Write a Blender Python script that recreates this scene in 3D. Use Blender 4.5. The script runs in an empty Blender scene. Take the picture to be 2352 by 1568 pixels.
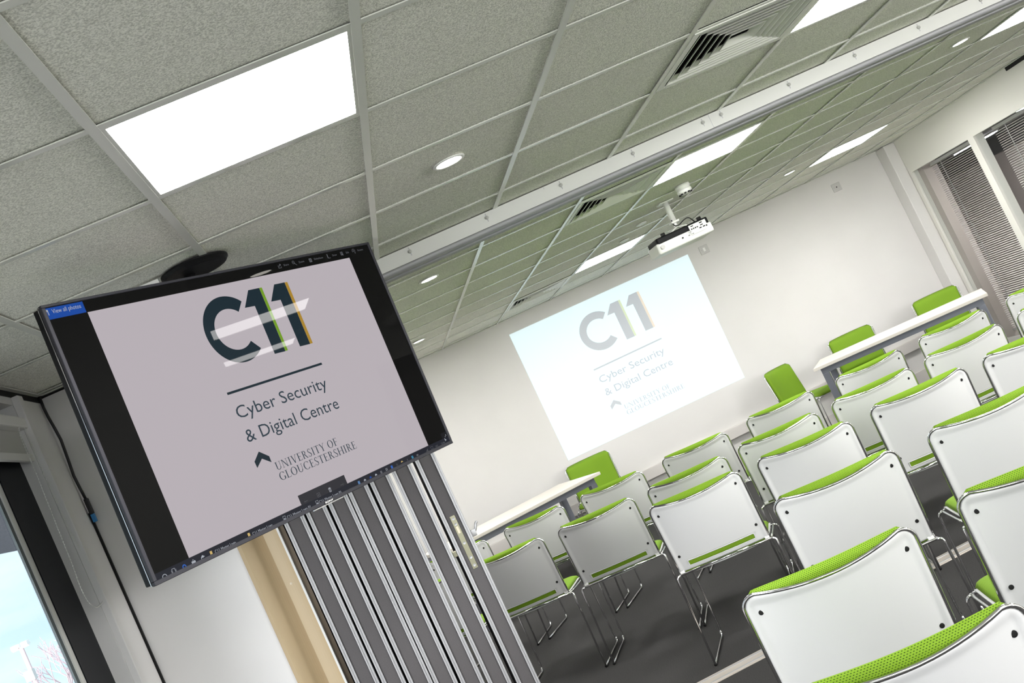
import bpy, bmesh, math, random
from mathutils import Vector, Matrix
random.seed(7)
PI = math.pi
sc = bpy.context.scene
C = sc.collection
H = 2.4            # ceiling height

# ------------------------------------------------------------------ materials
def mat(name, color, rough=.5, metal=0., spec=.5, emit=None, estr=0., coat=0.):
    m = bpy.data.materials.new(name); m.use_nodes = True
    b = m.node_tree.nodes['Principled BSDF']
    b.inputs['Base Color'].default_value = (*color, 1)
    b.inputs['Roughness'].default_value = rough
    b.inputs['Metallic'].default_value = metal
    b.inputs['Specular IOR Level'].default_value = spec
    if coat:
        b.inputs['Coat Weight'].default_value = coat
        b.inputs['Coat Roughness'].default_value = .03
    if emit:
        b.inputs['Emission Color'].default_value = (*emit, 1)
        b.inputs['Emission Strength'].default_value = estr
    return m
def nd(m, t, **k):
    n = m.node_tree.nodes.new(t)
    for a, v in k.items(): setattr(n, a, v)
    return n
def lk(m, a, b): m.node_tree.links.new(a, b)
def noise_var(m, scale, c1, c2, bump=0., detail=4., coord='Object', lo=.35, hi=.65, dist=.01):
    nt = m.node_tree; b = nt.nodes['Principled BSDF']
    tc = nd(m, 'ShaderNodeTexCoord'); n = nd(m, 'ShaderNodeTexNoise')
    n.inputs['Scale'].default_value = scale; n.inputs['Detail'].default_value = detail
    lk(m, tc.outputs[coord], n.inputs['Vector'])
    r = nd(m, 'ShaderNodeValToRGB')
    r.color_ramp.elements[0].position = lo; r.color_ramp.elements[0].color = (*c1, 1)
    r.color_ramp.elements[1].position = hi; r.color_ramp.elements[1].color = (*c2, 1)
    lk(m, n.outputs['Fac'], r.inputs['Fac']); lk(m, r.outputs['Color'], b.inputs['Base Color'])
    if bump:
        bp = nd(m, 'ShaderNodeBump'); bp.inputs['Strength'].default_value = bump
        bp.inputs['Distance'].default_value = dist
        lk(m, n.outputs['Fac'], bp.inputs['Height']); lk(m, bp.outputs['Normal'], b.inputs['Normal'])
    return m
def srgb(r, g, b):
    f = lambda c: (c/255/12.92) if c/255 <= .04045 else ((c/255+.055)/1.055)**2.4
    return (f(r), f(g), f(b))

M = {}
M['wall'] = noise_var(mat('wall_paint', (.67, .655, .645), .55), 3, (.665, .65, .637), (.69, .675, .662), lo=.3, hi=.7)
M['wallcool'] = noise_var(mat('wall_paint_left', (.76, .75, .755), .6), 3, (.76, .75, .755), (.79, .78, .785), lo=.3, hi=.7)
M['tile'] = noise_var(mat('ceiling_tile', (.5, .5, .42), .9, spec=.2), 240, (.56, .56, .50), (.97, .965, .89), bump=.5, detail=3, lo=.34, hi=.62, dist=.004)
M['tee'] = mat('ceiling_tee_metal', (.70, .71, .66), .22, spec=.5)
M['carpet'] = noise_var(mat('carpet', (.05, .05, .05), .95, spec=.1), 260, (.028, .027, .027), (.058, .057, .056), bump=.5, dist=.004)
M['track'] = mat('track_white', (.66, .66, .64), .35)
M['alu'] = mat('aluminium', (.44, .44, .46), .34, metal=.4)
M['screwgrey'] = mat('screw_grey', (.42, .42, .40), .4)
M['railgrey'] = mat('track_rail_grey', (.36, .36, .38), .5, metal=.2)
M['alu2'] = mat('aluminium_groove', (.42, .42, .44), .35, metal=.6)
M['fabric_gray'] = noise_var(mat('panel_grey_fabric', (.1, .1, .1), .8), 400, (.062, .057, .060), (.085, .079, .083), bump=.15, dist=.002)
M['black'] = mat('matte_black', (.008, .008, .008), .6, spec=.2)
M['blk'] = mat('black_plastic', (.008, .008, .009), .5, spec=.15)
M['chrome'] = mat('chrome', (.74, .74, .75), .1, metal=1.)
M['shell'] = mat('white_plastic_shell', (.59, .59, .595), .32)
M['beige'] = mat('beige_jamb_paint', (.47, .36, .215), .5)
M['beige2'] = mat('beige_jamb_light', (.66, .57, .44), .4)
M['steel'] = mat('steel_channel', (.16, .13, .10), .25, metal=.9)
M['white'] = mat('white_plastic', (.82, .82, .80), .35)
M['led'] = mat('led_panel_diffuser', (1, 1, 1), .5, emit=(1., .985, .965), estr=46.)
M['spot'] = mat('downlight_lens', (1, 1, 1), .5, emit=(1., .95, .86), estr=40.)
M['tabletop'] = mat('table_laminate', (.66, .62, .56), .4)
M['tableleg'] = mat('table_leg_grey', (.155, .165, .20), .4, metal=.2)
M['tvframe'] = mat('tv_frame_gloss', (.030, .030, .038), .45, spec=.25)
M['tvsilver'] = mat('tv_side_silver', (.6, .6, .62), .2, metal=.9)
M['darkframe'] = mat('window_black_frame', (.005, .006, .009), .45, spec=.12)
M['teal'] = mat('window_gasket', (.035, .055, .065), .4)
M['blindf'] = mat('blind_fabric', (.60, .60, .58), .8)
M['lockmetal'] = mat('lock_brass_steel', (.30, .29, .21), .3, metal=.8)
M['hdmi'] = mat('cable_black', (.01, .01, .012), .45)
M['blue'] = mat('blue_plug', (.02, .22, .55), .4)
M['cream'] = mat('cream_frame', (.72, .71, .66), .4)
M['taupe'] = mat('corridor_taupe', (.66, .58, .55), .7)
M['taupe2'] = mat('reveal_taupe', (.42, .37, .34), .7)
M['darkgrey'] = mat('corridor_dark', (.07, .07, .075), .6)
M['slat'] = mat('blind_slat', (.60, .56, .54), .45)
M['plate'] = mat('wall_plate', (.53, .52, .51), .35)
M['void'] = mat('vent_void', (.012, .012, .01), .9)
M['louv'] = mat('vent_louvre', (.84, .84, .79), .45)
M['skirt'] = mat('skirting', (.63, .60, .58), .5)
M['lampost'] = mat('mast_paint', (.62, .48, .50), .6)
M['bark'] = mat('bark', (.50, .38, .42), .8)
M['soffit'] = noise_var(mat('outside_soffit', (.06, .06, .08), .8), 30, (.05, .05, .075), (.09, .09, .12))
M['extground'] = mat('outside_ground', (.35, .36, .33), .9)
M['strip'] = mat('floor_strip', (.58, .52, .46), .35, metal=.35)

def screen_mat(name, col, k=1., rough=.015):
    m = mat(name, (.004, .004, .004), rough, spec=.055, emit=col, estr=k)
    return m
SCB = screen_mat('screen_black', (.002, .002, .002))
SCS = screen_mat('screen_slide', srgb(186, 178, 184), .95)
SCT = screen_mat('screen_ink', srgb(28, 46, 56), .8)
SCK = screen_mat('screen_text_ink', srgb(52, 68, 80), .8)
SCG = screen_mat('screen_green', srgb(118, 160, 40), .9)
SCY = screen_mat('screen_yellow', srgb(176, 138, 50), .9)
SCBL = screen_mat('screen_blue', srgb(25, 75, 165), .9)
SCW = screen_mat('screen_white', srgb(190, 195, 205), .75)
SCDW = screen_mat('screen_dim_white', srgb(110, 112, 118), .8)
SCTB = screen_mat('screen_taskbar', srgb(34, 36, 46), .9)
SCPU = screen_mat('screen_popup', srgb(48, 48, 54), .9)
SCF = screen_mat('screen_folder', srgb(215, 185, 115), .9)

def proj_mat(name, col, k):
    return mat(name, (.38, .38, .38), .7, spec=.2, emit=col, estr=k)  # emission puts the projector's light into the colour
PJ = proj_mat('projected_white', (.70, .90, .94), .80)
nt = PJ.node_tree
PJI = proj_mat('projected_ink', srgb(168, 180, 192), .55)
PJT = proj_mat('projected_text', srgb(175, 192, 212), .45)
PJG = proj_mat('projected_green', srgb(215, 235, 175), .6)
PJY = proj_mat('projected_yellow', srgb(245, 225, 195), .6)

# green 3D mesh fabric with rows of small holes (UV in metres)
def mesh_fabric():
    m = mat('green_mesh_fabric', srgb(150, 190, 45), .75, spec=.25)
    b = m.node_tree.nodes['Principled BSDF']
    uv = nd(m, 'ShaderNodeUVMap'); sep = nd(m, 'ShaderNodeSeparateXYZ'); lk(m, uv.outputs['UV'], sep.inputs[0])
    def math_(op, a, bb=None):
        n = nd(m, 'ShaderNodeMath', operation=op)
        for i, x in enumerate((a, bb)):
            if x is None: continue
            if isinstance(x, (int, float)): n.inputs[i].default_value = x
            else: lk(m, x, n.inputs[i])
        return n.outputs[0]
    px, py = .0062, .0044
    row = math_('FLOOR', math_('DIVIDE', sep.outputs['Y'], py))
    off = math_('MULTIPLY', math_('MODULO', row, 2.), .5)
    fx = math_('FRACT', math_('ADD', math_('DIVIDE', sep.outputs['X'], px), off))
    fy = math_('FRACT', math_('DIVIDE', sep.outputs['Y'], py))
    dx = math_('ABSOLUTE', math_('SUBTRACT', fx, .5)); dy = math_('ABSOLUTE', math_('SUBTRACT', fy, .5))
    d = math_('SQRT', math_('ADD', math_('MULTIPLY', math_('MULTIPLY', dx, dx), 2.2), math_('MULTIPLY', math_('MULTIPLY', dy, dy), 4.)))
    r = nd(m, 'ShaderNodeValToRGB'); lk(m, d, r.inputs['Fac'])
    e = r.color_ramp.elements
    e[0].position = .25; e[0].color = (*srgb(32, 56, 4), 1)
    e[1].position = .48; e[1].color = (*srgb(118, 154, 35), 1)
    lk(m, r.outputs['Color'], b.inputs['Base Color'])
    bp = nd(m, 'ShaderNodeBump'); bp.inputs['Strength'].default_value = .6; bp.inputs['Distance'].default_value = .002
    lk(m, r.outputs['Color'], bp.inputs['Height']); lk(m, bp.outputs['Normal'], b.inputs['Normal'])
    return m
M['green'] = mesh_fabric()

# ------------------------------------------------------------------ helpers
def obj(name, bm, m=None, parent=None, smooth=False, loc=None, rotz=None):
    me = bpy.data.meshes.new(name)
    if isinstance(bm, bmesh.types.BMesh):
        bm.to_mesh(me); bm.free()
    else: me = bm
    me.name = name
    ms = m if isinstance(m, (list, tuple)) else [m]
    for x in ms:
        if x: me.materials.append(x)
    if smooth:
        for p in me.polygons: p.use_smooth = True
    o = bpy.data.objects.new(name, me); C.objects.link(o)
    if parent: o.parent = parent
    if loc: o.location = loc
    if rotz is not None: o.rotation_euler = (0, 0, rotz)
    return o
def tag(o, label=None, cat=None, group=None, kind=None):
    if label: o['label'] = label
    if cat: o['category'] = cat
    if group: o['group'] = group
    if kind: o['kind'] = kind
    return o
def thing(name, label, cat, loc=(0, 0, 0), rotz=0, group=None):
    o = bpy.data.objects.new(name, None); C.objects.link(o)
    o.empty_display_size = .1
    o.location = loc; o.rotation_euler = (0, 0, rotz)
    return tag(o, label, cat, group)
def struct(name, bm, m, parent=None, label=None):
    o = obj(name, bm, m, parent)
    if parent is None: o['kind'] = 'structure'
    if label: o['label'] = label
    return o
def box(bm, x0, x1, y0, y1, z0, z1, bev=0., segs=2):
    vs = [bm.verts.new((x, y, z)) for x in (x0, x1) for y in (y0, y1) for z in (z0, z1)]
    fs = [(0, 1, 3, 2), (4, 6, 7, 5), (0, 4, 5, 1), (2, 3, 7, 6), (0, 2, 6, 4), (1, 5, 7, 3)]
    ff = [bm.faces.new([vs[i] for i in f]) for f in fs]
    if bev:
        es = list({e for f in ff for e in f.edges})
        bmesh.ops.bevel(bm, geom=es, offset=bev, segments=segs, affect='EDGES', profile=.6)
    return ff
def B(*a, **k):
    bm = bmesh.new(); box(bm, *a, **k); bmesh.ops.recalc_face_normals(bm, faces=bm.faces); return bm
def fillet(pts, r, n=6):
    pts = [Vector(p) for p in pts]; out = [pts[0]]
    for i in range(1, len(pts)-1):
        p = pts[i]; a = pts[i-1]-p; b = pts[i+1]-p
        rr = min(r, a.length*.49, b.length*.49)
        a = p+a.normalized()*rr; b = p+b.normalized()*rr
        for k in range(n+1):
            t = k/n; out.append(a*(1-t)**2+p*2*t*(1-t)+b*t*t)
    out.append(pts[-1]); return out
def tube(bm, pts, r, segs=8, cap=True):
    pts = [Vector(p) for p in pts]; rings = []
    n = len(pts); t0 = (pts[1]-pts[0]).normalized()
    up = Vector((0, 0, 1)) if abs(t0.z) < .9 else Vector((1, 0, 0))
    nrm = (up-t0*up.dot(t0)).normalized()
    for i, p in enumerate(pts):
        if i == 0: t = t0
        elif i == n-1: t = (pts[i]-pts[i-1]).normalized()
        else:
            t = ((pts[i+1]-p).normalized()+(p-pts[i-1]).normalized())
            t = t.normalized() if t.length > 1e-6 else t0
        nrm = (nrm-t*nrm.dot(t)).normalized(); bn = t.cross(nrm)
        rings.append([bm.verts.new(p+(nrm*math.cos(2*PI*k/segs)+bn*math.sin(2*PI*k/segs))*r) for k in range(segs)])
    for a, b in zip(rings, rings[1:]):
        for k in range(segs): bm.faces.new((a[k], a[(k+1) % segs], b[(k+1) % segs], b[k]))
    if cap:
        bm.faces.new(rings[0][::-1]); bm.faces.new(rings[-1])
def T(pts, r, segs=8):
    bm = bmesh.new(); tube(bm, pts, r, segs); bmesh.ops.recalc_face_normals(bm, faces=bm.faces); return bm
def lathe(bm, prof, segs=28, axis='z', c=(0, 0, 0)):
    c = Vector(c); rings = []
    for r, z in prof:
        ring = []
        for k in range(segs):
            a = 2*PI*k/segs
            v = Vector((r*math.cos(a), r*math.sin(a), z)) if axis == 'z' else Vector((r*math.cos(a), z, r*math.sin(a)))
            ring.append(bm.verts.new(c+v))
        rings.append(ring)
    for a, b in zip(rings, rings[1:]):
        for k in range(segs): bm.faces.new((a[k], a[(k+1) % segs], b[(k+1) % segs], b[k]))
    bm.faces.new(rings[0]); bm.faces.new(rings[-1])
    bmesh.ops.recalc_face_normals(bm, faces=bm.faces)
def LA(prof, segs=28, axis='z', c=(0, 0, 0)):
    bm = bmesh.new(); lathe(bm, prof, segs, axis, c); return bm
def copy_tree(o, parent=None):
    c = o.copy(); C.objects.link(c)
    if parent: c.parent = parent
    for ch in list(o.children): copy_tree(ch, c)
    return c

# ------------------------------------------------------------------ camera
cam = bpy.data.cameras.new('camera'); co = bpy.data.objects.new('camera', cam); C.objects.link(co)
cam.sensor_width = 36; cam.lens = 2537.53/2352*36; cam.clip_start = .05; cam.clip_end = 300
Rr = [[0.8992108642714738, -0.10320754253902277, -0.42516823110294205], [0.4134063934173548, -0.11770324924838635, 0.9029070267740901], [0.14323049765257462, 0.9876710729182201, 0.06317338254967657]]
mw = Matrix.Identity(4)
for i in range(3):
    mw[i][0] = Rr[0][i]; mw[i][1] = Rr[1][i]; mw[i][2] = -Rr[2][i]
mw[0][3] = .27576; mw[1][3] = -1.72866; mw[2][3] = H-.92166
co.matrix_world = mw
sc.camera = co

# ------------------------------------------------------------------ room shell
XL, XR, YF, YB = -.94, 6.4, 9.25, -4.2
struct('floor', B(XL-.3, 9.6, YB-.2, 15.2, -.12, 0), M['carpet'])
# ceiling: mineral tiles between exposed tees, cells left open for lights and vents
lights = {(0, 1), (4, 3), (4, 7), (4, 12), (8, 7), (8, 12), (8, 1), (0, -3), (4, -3), (8, -3), (0, 7)}
lights = {(0, 1), (4, 3), (4, 7), (4, 12), (8, 7), (8, 12), (8, 3), (4, -2), (8, -2), (0, -4), (0, 7), (0, 12)}
vents = {(3, 3), (3, 7), (3, 13)}
bm = bmesh.new()
for i in range(-2, 11):
    for j in range(-7, 16):
        if (i, j) in lights or (i, j) in vents: continue
        x0, x1 = max(i*.6+.006, XL), min(i*.6+.594, XR); y0, y1 = max(j*.6+.006, YB), min(j*.6+.594, YF)
        if x1-x0 < .03 or y1-y0 < .03: continue
        box(bm, x0, x1, y0, y1, H+.006, H+.02)
bmesh.ops.recalc_face_normals(bm, faces=bm.faces)
ceil = struct('ceiling', bm, M['tile'])
bm = bmesh.new()
box(bm, XL-.3, XR+.3, YB-.2, YF+.2, H+.30, H+.36)
struct('ceiling_slab', bm, M['wall'], ceil)
bm = bmesh.new(); t = .012
for i in range(-1, 11):
    if XL < i*.6 < XR: box(bm, i*.6-t, i*.6+t, YB, YF, H-.002, H+.0015)
for j in range(-7, 16):
    y = j*.6
    if not (YB < y < YF): continue
    xs = [XL]+[i*.6 for i in range(-1, 11)]+[XR]
    for a, b in zip(xs, xs[1:]): box(bm, a+(t if a > XL else 0), b-t, y-t, y+t, H-.0012, H+.0015)
bmesh.ops.recalc_face_normals(bm, faces=bm.faces)
struct('ceiling_grid', bm, M['tee'], ceil)
# wall angles round the edge
bm = bmesh.new()
box(bm, XL, XL+.022, YB, 3.06, H-.003, H+.002); box(bm, XL, -.45, 3.04, 3.06, H-.003, H+.002)
box(bm, XL, XR, YF-.022, YF, H-.003, H+.002); box(bm, XR-.022, XR, YB, YF, H-.003, H+.002)
struct('trim_1', bm, M['tee'])
# black strip painting in the shadow gap under the angle on the left
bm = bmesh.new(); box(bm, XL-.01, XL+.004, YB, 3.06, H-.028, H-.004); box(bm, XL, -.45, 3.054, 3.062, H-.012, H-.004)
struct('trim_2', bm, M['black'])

bm = bmesh.new(); box(bm, XL-.3, XR+.3, YF, YF+.2, 0, H+.3)
struct('wall_front', bm, M['wall'])
bm = bmesh.new()
BW = [(0.2, 2.8), (3.3, 5.9)]  # unseen rear windows, added to let in light from behind
box(bm, XL-.3, XR+.3, YB-.2, YB, 0, .8); box(bm, XL-.3, XR+.3, YB-.2, YB, H-.1, H+.3)
for a, b in ((XL-.3, .2), (2.8, 3.3), (5.9, XR+.3)): box(bm, a, b, YB-.2, YB, .8, H-.1)
bmesh.ops.recalc_face_normals(bm, faces=bm.faces)
struct('wall_back', bm, M['wall'])
for n, (a, b) in enumerate(BW):
    bm = bmesh.new()
    for x in (a, (a+b)/2-.03, b-.06): box(bm, x, x+.06, YB-.14, YB-.06, .8, H-.1)
    box(bm, a, b, YB-.14, YB-.06, .8, .86); box(bm, a, b, YB-.14, YB-.06, H-.16, H-.1)
    bmesh.ops.recalc_face_normals(bm, faces=bm.faces)
    struct('window_%d' % (n+5), bm, M['cream'])
# left wall : windows between sill and head
WIN = [(-3.6, -1.5), (-1.1, 0.6), (0.95, 2.68)]
zs, zh = .55, H-.06
bm = bmesh.new()
box(bm, XL-.15, XL, YB, 3.06, 0, zs); box(bm, XL-.15, XL, YB, 3.06, zh, H+.3)
ys = [YB]+[v for w in WIN for v in w]+[3.06]
for a, b in zip(ys[::2], ys[1::2]): box(bm, XL-.15, XL, a, b, zs, zh)
box(bm, XL-.15, XL, 3.06, YF, 0, H+.3)
bmesh.ops.recalc_face_normals(bm, faces=bm.faces)
struct('wall_left', bm, M['wallcool'])
bm = bmesh.new(); box(bm, XL, -.452, 3.06, 3.95, 0, H+.02)
struct('wall_nib', bm, M['wallcool'])
# boxed riser beside the window + black gap in the corner
bm = bmesh.new(); box(bm, XL, XL+.028, 2.685, 2.745, 0, H-.03, bev=.004)
struct('trim_3', bm, M['wallcool'])
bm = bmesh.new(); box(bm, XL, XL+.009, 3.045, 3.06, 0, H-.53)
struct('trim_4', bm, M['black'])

# windows on the left
class _: pass
for n, (a, b) in enumerate(WIN):
    w = obj('window_%d' % (n+1), B(XL-.14, XL-.001, a, b, zs-.0, zs+.02, bev=.002), M['white']); w['kind'] = 'structure'
    x1, x0 = XL-.06, XL-.08
    bm = bmesh.new(); fw = .29
    # wide black frame
    box(bm, x0, x1, b-fw, b-.0, zs, zh); box(bm, x0, x1, a, a+fw, zs, zh)
    box(bm, x0, x1, a+fw, b-fw, zs, zs+.1); box(bm, x0, x1, a+fw, b-fw, zh-.09, zh)
    bmesh.ops.recalc_face_normals(bm, faces=bm.faces)
    fr = obj('window_frame', bm, M['darkframe'], w)
    bm = bmesh.new()
    for yy in (b-fw-.04, a+fw): box(bm, x0+.004, x1-.004, yy, yy+.04, zs+.1, zh-.09)
    bmesh.ops.recalc_face_normals(bm, faces=bm.faces)
    obj('glazing_bead', bm, M['white'], w)
    bm = bmesh.new()
    for yy in (b-fw-.07, a+fw+.04): box(bm, x0+.002, x1-.010, yy, yy+.035, zs+.1, zh-.09)
    bmesh.ops.recalc_face_normals(bm, faces=bm.faces)
    obj('gasket', bm, M['teal'], w)
    g = bpy.data.materials.get('window_glass')
    if not g:
        g = bpy.data.materials.new('window_glass'); g.use_nodes = True
        t_ = g.node_tree; t_.nodes.clear()
        o_ = t_.nodes.new('ShaderNodeOutputMaterial'); mx = t_.nodes.new('ShaderNodeMixShader')
        tr = t_.nodes.new('ShaderNodeBsdfTransparent'); gl = t_.nodes.new('ShaderNodeBsdfGlossy'); fz = t_.nodes.new('ShaderNodeFresnel')
        tr.inputs['Color'].default_value = (.97, .98, .98, 1); gl.inputs['Roughness'].default_value = .01; fz.inputs['IOR'].default_value = 1.35
        ge = t_.nodes.new('ShaderNodeNewGeometry'); mm = t_.nodes.new('ShaderNodeMath'); mm.operation = 'SUBTRACT'; mm.use_clamp = True
        t_.links.new(fz.outputs[0], mm.inputs[0]); t_.links.new(ge.outputs['Backfacing'], mm.inputs[1]); t_.links.new(mm.outputs[0], mx.inputs[0]); t_.links.new(tr.outputs[0], mx.inputs[1]); t_.links.new(gl.outputs[0], mx.inputs[2]); t_.links.new(mx.outputs[0], o_.inputs[0])
        M['glass'] = g
    obj('window_pane', B(x0+.001, x0+.004, a+fw+.04, b-fw-.04, zs+.1, zh-.09), g, w)

# beige jamb beside the folded wall, closing the storage pocket
bm = bmesh.new()
prof = [(-.452, 3.052), (-.436, 3.046)]+[(-.436+.098*k/12, 3.046+.05*math.sin(PI*.5*k/12)**1.5) for k in range(1, 13)]+[(-.336, 3.052)]+[(-.336+.06*k/6, 3.052-.012*math.sin(PI/2*k/6)) for k in range(1, 7)]+[(-.276, 3.3), (-.452, 3.3)]
lo = [bm.verts.new((x, y, 0)) for x, y in prof]; hi = [bm.verts.new((x, y, H)) for x, y in prof]
for k in range(len(prof)): bm.faces.new((lo[k], lo[(k+1) % len(prof)], hi[(k+1) % len(prof)], hi[k]))
bm.faces.new(lo); bm.faces.new(hi); bmesh.ops.recalc_face_normals(bm, faces=bm.faces)
jb = struct('trim_5', bm, M['beige'])
for p_ in jb.data.polygons: p_.use_smooth = False
obj('jamb_screw', LA([(.006, 0), (.006, -.003), (.003, -.004)], 12, 'y', (-.31, 3.047, 1.25)), M['beige2'], jb)
jb2 = struct('trim_6', B(-.275, -.266, 3.03, 3.2, 0, H), M['white'])
struct('trim_7', B(-.266, -.2455, 3.06, 3.2, 0, H), M['steel'])
struct('trim_8', B(-.2455, -.238, 3.2, 4.0, 0, H-.1), M['black'])

# skirting of the front wall with its low trunking
struct('baseboard_front', B(XL, XR, YF-.025, YF, 0, .12, bev=.003), M['skirt'])
struct('baseboard_left', B(XL, -.452, 3.045, 3.06, 0, .1), M['skirt'])
struct('trim_12', B(.2, 6.2, YF-.05, YF, .34, .45, bev=.004), M['skirt'])

# right side : column, header, glazed screen with blinds, corridor behind
struct('wall_column', B(6.27, XR, 9.06, YF, 0, H, bev=.012), M['wall'])
bm = bmesh.new()
zt = H-.345
box(bm, XR, XR+.12, YB, YF, zt, H+.3); box(bm, XR, XR+.12, 9.03, YF, 0, zt)
box(bm, XR, XR+.12, YB, -2.5, 0, zt); box(bm, XR, XR+.12, -1.4, 3.0, 0, zt); box(bm, XR, XR+.12, -2.5, -1.4, 0, .9)
bmesh.ops.recalc_face_normals(bm, faces=bm.faces)
struct('wall_right', bm, M['cream'])
bm = bmesh.new()
box(bm, XR-.012, XR+.05, 3.0, 9.03, zt-.03, zt+.006); box(bm, XR-.012, XR+.05, 3.0, 9.03, 0, .08)
mull = [9.0, 7.80, 6.6, 5.4, 4.2, 3.02]
for y in mull: box(bm, XR-.012, XR+.09, y-.05 if y < 9 else y-.02, y+.05 if y < 9 else y+.03, .08, zt-.03)
bmesh.ops.recalc_face_normals(bm, faces=bm.faces)
w4 = struct('window_4', bm, M['cream'])
bm = bmesh.new(); box(bm, XR+.02, XR+.06, -2.5, -2.45, .9, zt); box(bm, XR+.02, XR+.06, -1.45, -1.4, .9, zt); box(bm, XR+.02, XR+.06, -2.45, -1.45, .9, .95)
struct('window_7', bm, M['cream'])  # unseen window added to go with the side area lamp
struct('trim_13', B(XR+.055, XR+.22, 8.88, 9.03, .0, zt), M['taupe2'])
for a, b in zip(mull[1:], mull):
    y0, y1 = a+.05, b-(.05 if b < 9 else .02)
    obj('glass_pane', B(XR+.012, XR+.018, y0, y1, .08, zt-.03), M['glass'], w4)
for n, (a, b) in enumerate(zip(mull[1:4], mull[:3])):
    y0, y1 = a+.09, b-.12
    lab = ['venetian blind behind the glass pane nearest the front wall', 'venetian blind behind the second glass pane from the front wall', 'venetian blind behind the third glass pane, at the right picture edge'][n]
    bl = thing('venetian_blind', lab, 'blind', (XR+.16, (y0+y1)/2, 0), 0, 'venetian blinds behind the glazed screen')
    bm = bmesh.new(); hy = (y1-y0)/2; z = .14
    while z < zt-.06:
        vs = [bm.verts.new(p) for p in ((-.0105, -hy, z-.004), (-.0105, hy, z-.004), (0, hy, z+.003), (0, -hy, z+.003), (.0105, hy, z+.004), (.0105, -hy, z+.004))]
        bm.faces.new((vs[0], vs[1], vs[2], vs[3])); bm.faces.new((vs[3], vs[2], vs[4], vs[5]))
        z += .0215
    obj('slats', bm, M['slat'], bl)
    bm = bmesh.new()
    for yy in (-hy*.6, hy*.6): box(bm, -.013, -.0115, yy-.004, yy+.004, .12, zt-.04)
    obj('ladder_tapes', bm, M['plate'], bl)
    obj('head_rail', B(-.015, .015, -hy, hy, zt-.06, zt-.03), M['plate'], bl)
    obj('bottom_rail', B(-.012, .012, -hy, hy, .115, .135), M['plate'], bl)
struct('wall_corridor', B(9.5, 9.65, YB, 15.2, 0, H+.3), M['taupe'])
struct('trim_9', B(9.44, 9.5, YB, 15, H-.47, H-.25), M['darkgrey'])
struct('wall_corridor_end', B(XR+.12, 9.5, 15, 15.2, 0, H+.3), M['taupe'])
struct('wall_corridor_side', B(XR-.02, XR+.12, YF+.2, 15, 0, H+.3), M['taupe'])
struct('ceiling_corridor', B(XR+.12, 9.5, YB, 15, H-.25, H-.2), M['darkgrey'])
for k, (y, lab) in enumerate(((11.05, 'slim bright strip light in the corridor, seen through the blind'), (5.5, 'slim strip light on the corridor ceiling outside the picture'), (8.2, 'slim strip light on the corridor ceiling beside the glazed screen'))):  # only the first strip is seen, the others are added to brighten the corridor
    c_ = thing('corridor_light', lab, 'ceiling light', (8.5 if k == 0 else 7.6, y, H-.25), 0, 'strip lights in the corridor')
    obj('housing', B(-.05 if k == 0 else -.22, .05 if k == 0 else .22, -.48, .48, -.02, 0), M['white'], c_)
    wd = .04 if k == 0 else .2
    obj('diffuser', B(-wd, wd, -.46, .46, -.03, -.021), M['led'], c_)
# dark slot where ceiling and right wall meet
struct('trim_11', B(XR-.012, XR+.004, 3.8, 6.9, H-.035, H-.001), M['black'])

# floor strip under the folding wall
st = B(-.2, XR, 3.31, 3.45, 0, .004, bev=.001)
fs = tag(obj('floor_strip', st, M['strip']), 'pale metal threshold strip crossing the carpet between the chair rows', 'floor strip')
bm = bmesh.new(); box(bm, -.2, XR, 3.335, 3.345, .004, .0065); box(bm, -.2, XR, 3.415, 3.425, .004, .0065)
obj('strip_rib', bm, M['alu'], fs)

# ------------------------------------------------------------------ partition head track
tk = thing('partition_track', 'long white head track of the folding wall crossing the tiled ceiling', 'ceiling track', (0, 3.3, H))
obj('fascia', B(-.26, XR, 0, .012, -.07, .0), M['track'], tk)
obj('back_fascia', B(-.26, XR, .148, .16, -.07, .0), M['track'], tk)
bm = bmesh.new()
tube(bm, [(-.26, .008, -.082), (XR, .008, -.082)], .0125, 14)
box(bm, -.26, XR, .008, .055, -.095, -.07); box(bm, -.26, XR, .1, .16, -.095, -.07)
bmesh.ops.recalc_face_normals(bm, faces=bm.faces)
obj('rail', bm, M['railgrey'], tk, smooth=False)
obj('track_slot', B(-.26, XR, .055, .1, -.06, -.05), M['black'], tk)
for x in (.754, 1.146, 1.532, 1.916, 2.297, 2.398, 2.776, 3.151, 3.522, 3.889, 4.27, 4.65):
    bm = bmesh.new()
    lathe(bm, [(.0085, 0), (.0085, -.005), (.003, -.008)], 14, 'y', (x, 0, -.026))
    fx = obj('fixing_screw', bm, M['screwgrey'], tk)
    obj('key_slot', B(x-.0022, x+.0022, -.0007, .001, -.046, -.006), M['alu2'], fx)
obj('joint', B(2.336, 2.3378, -.0006, .001, -.069, 0), M['alu2'], tk)
obj('joint', B(1.45, 1.4518, -.0006, .001, -.012, 0), M['alu2'], tk)

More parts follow.
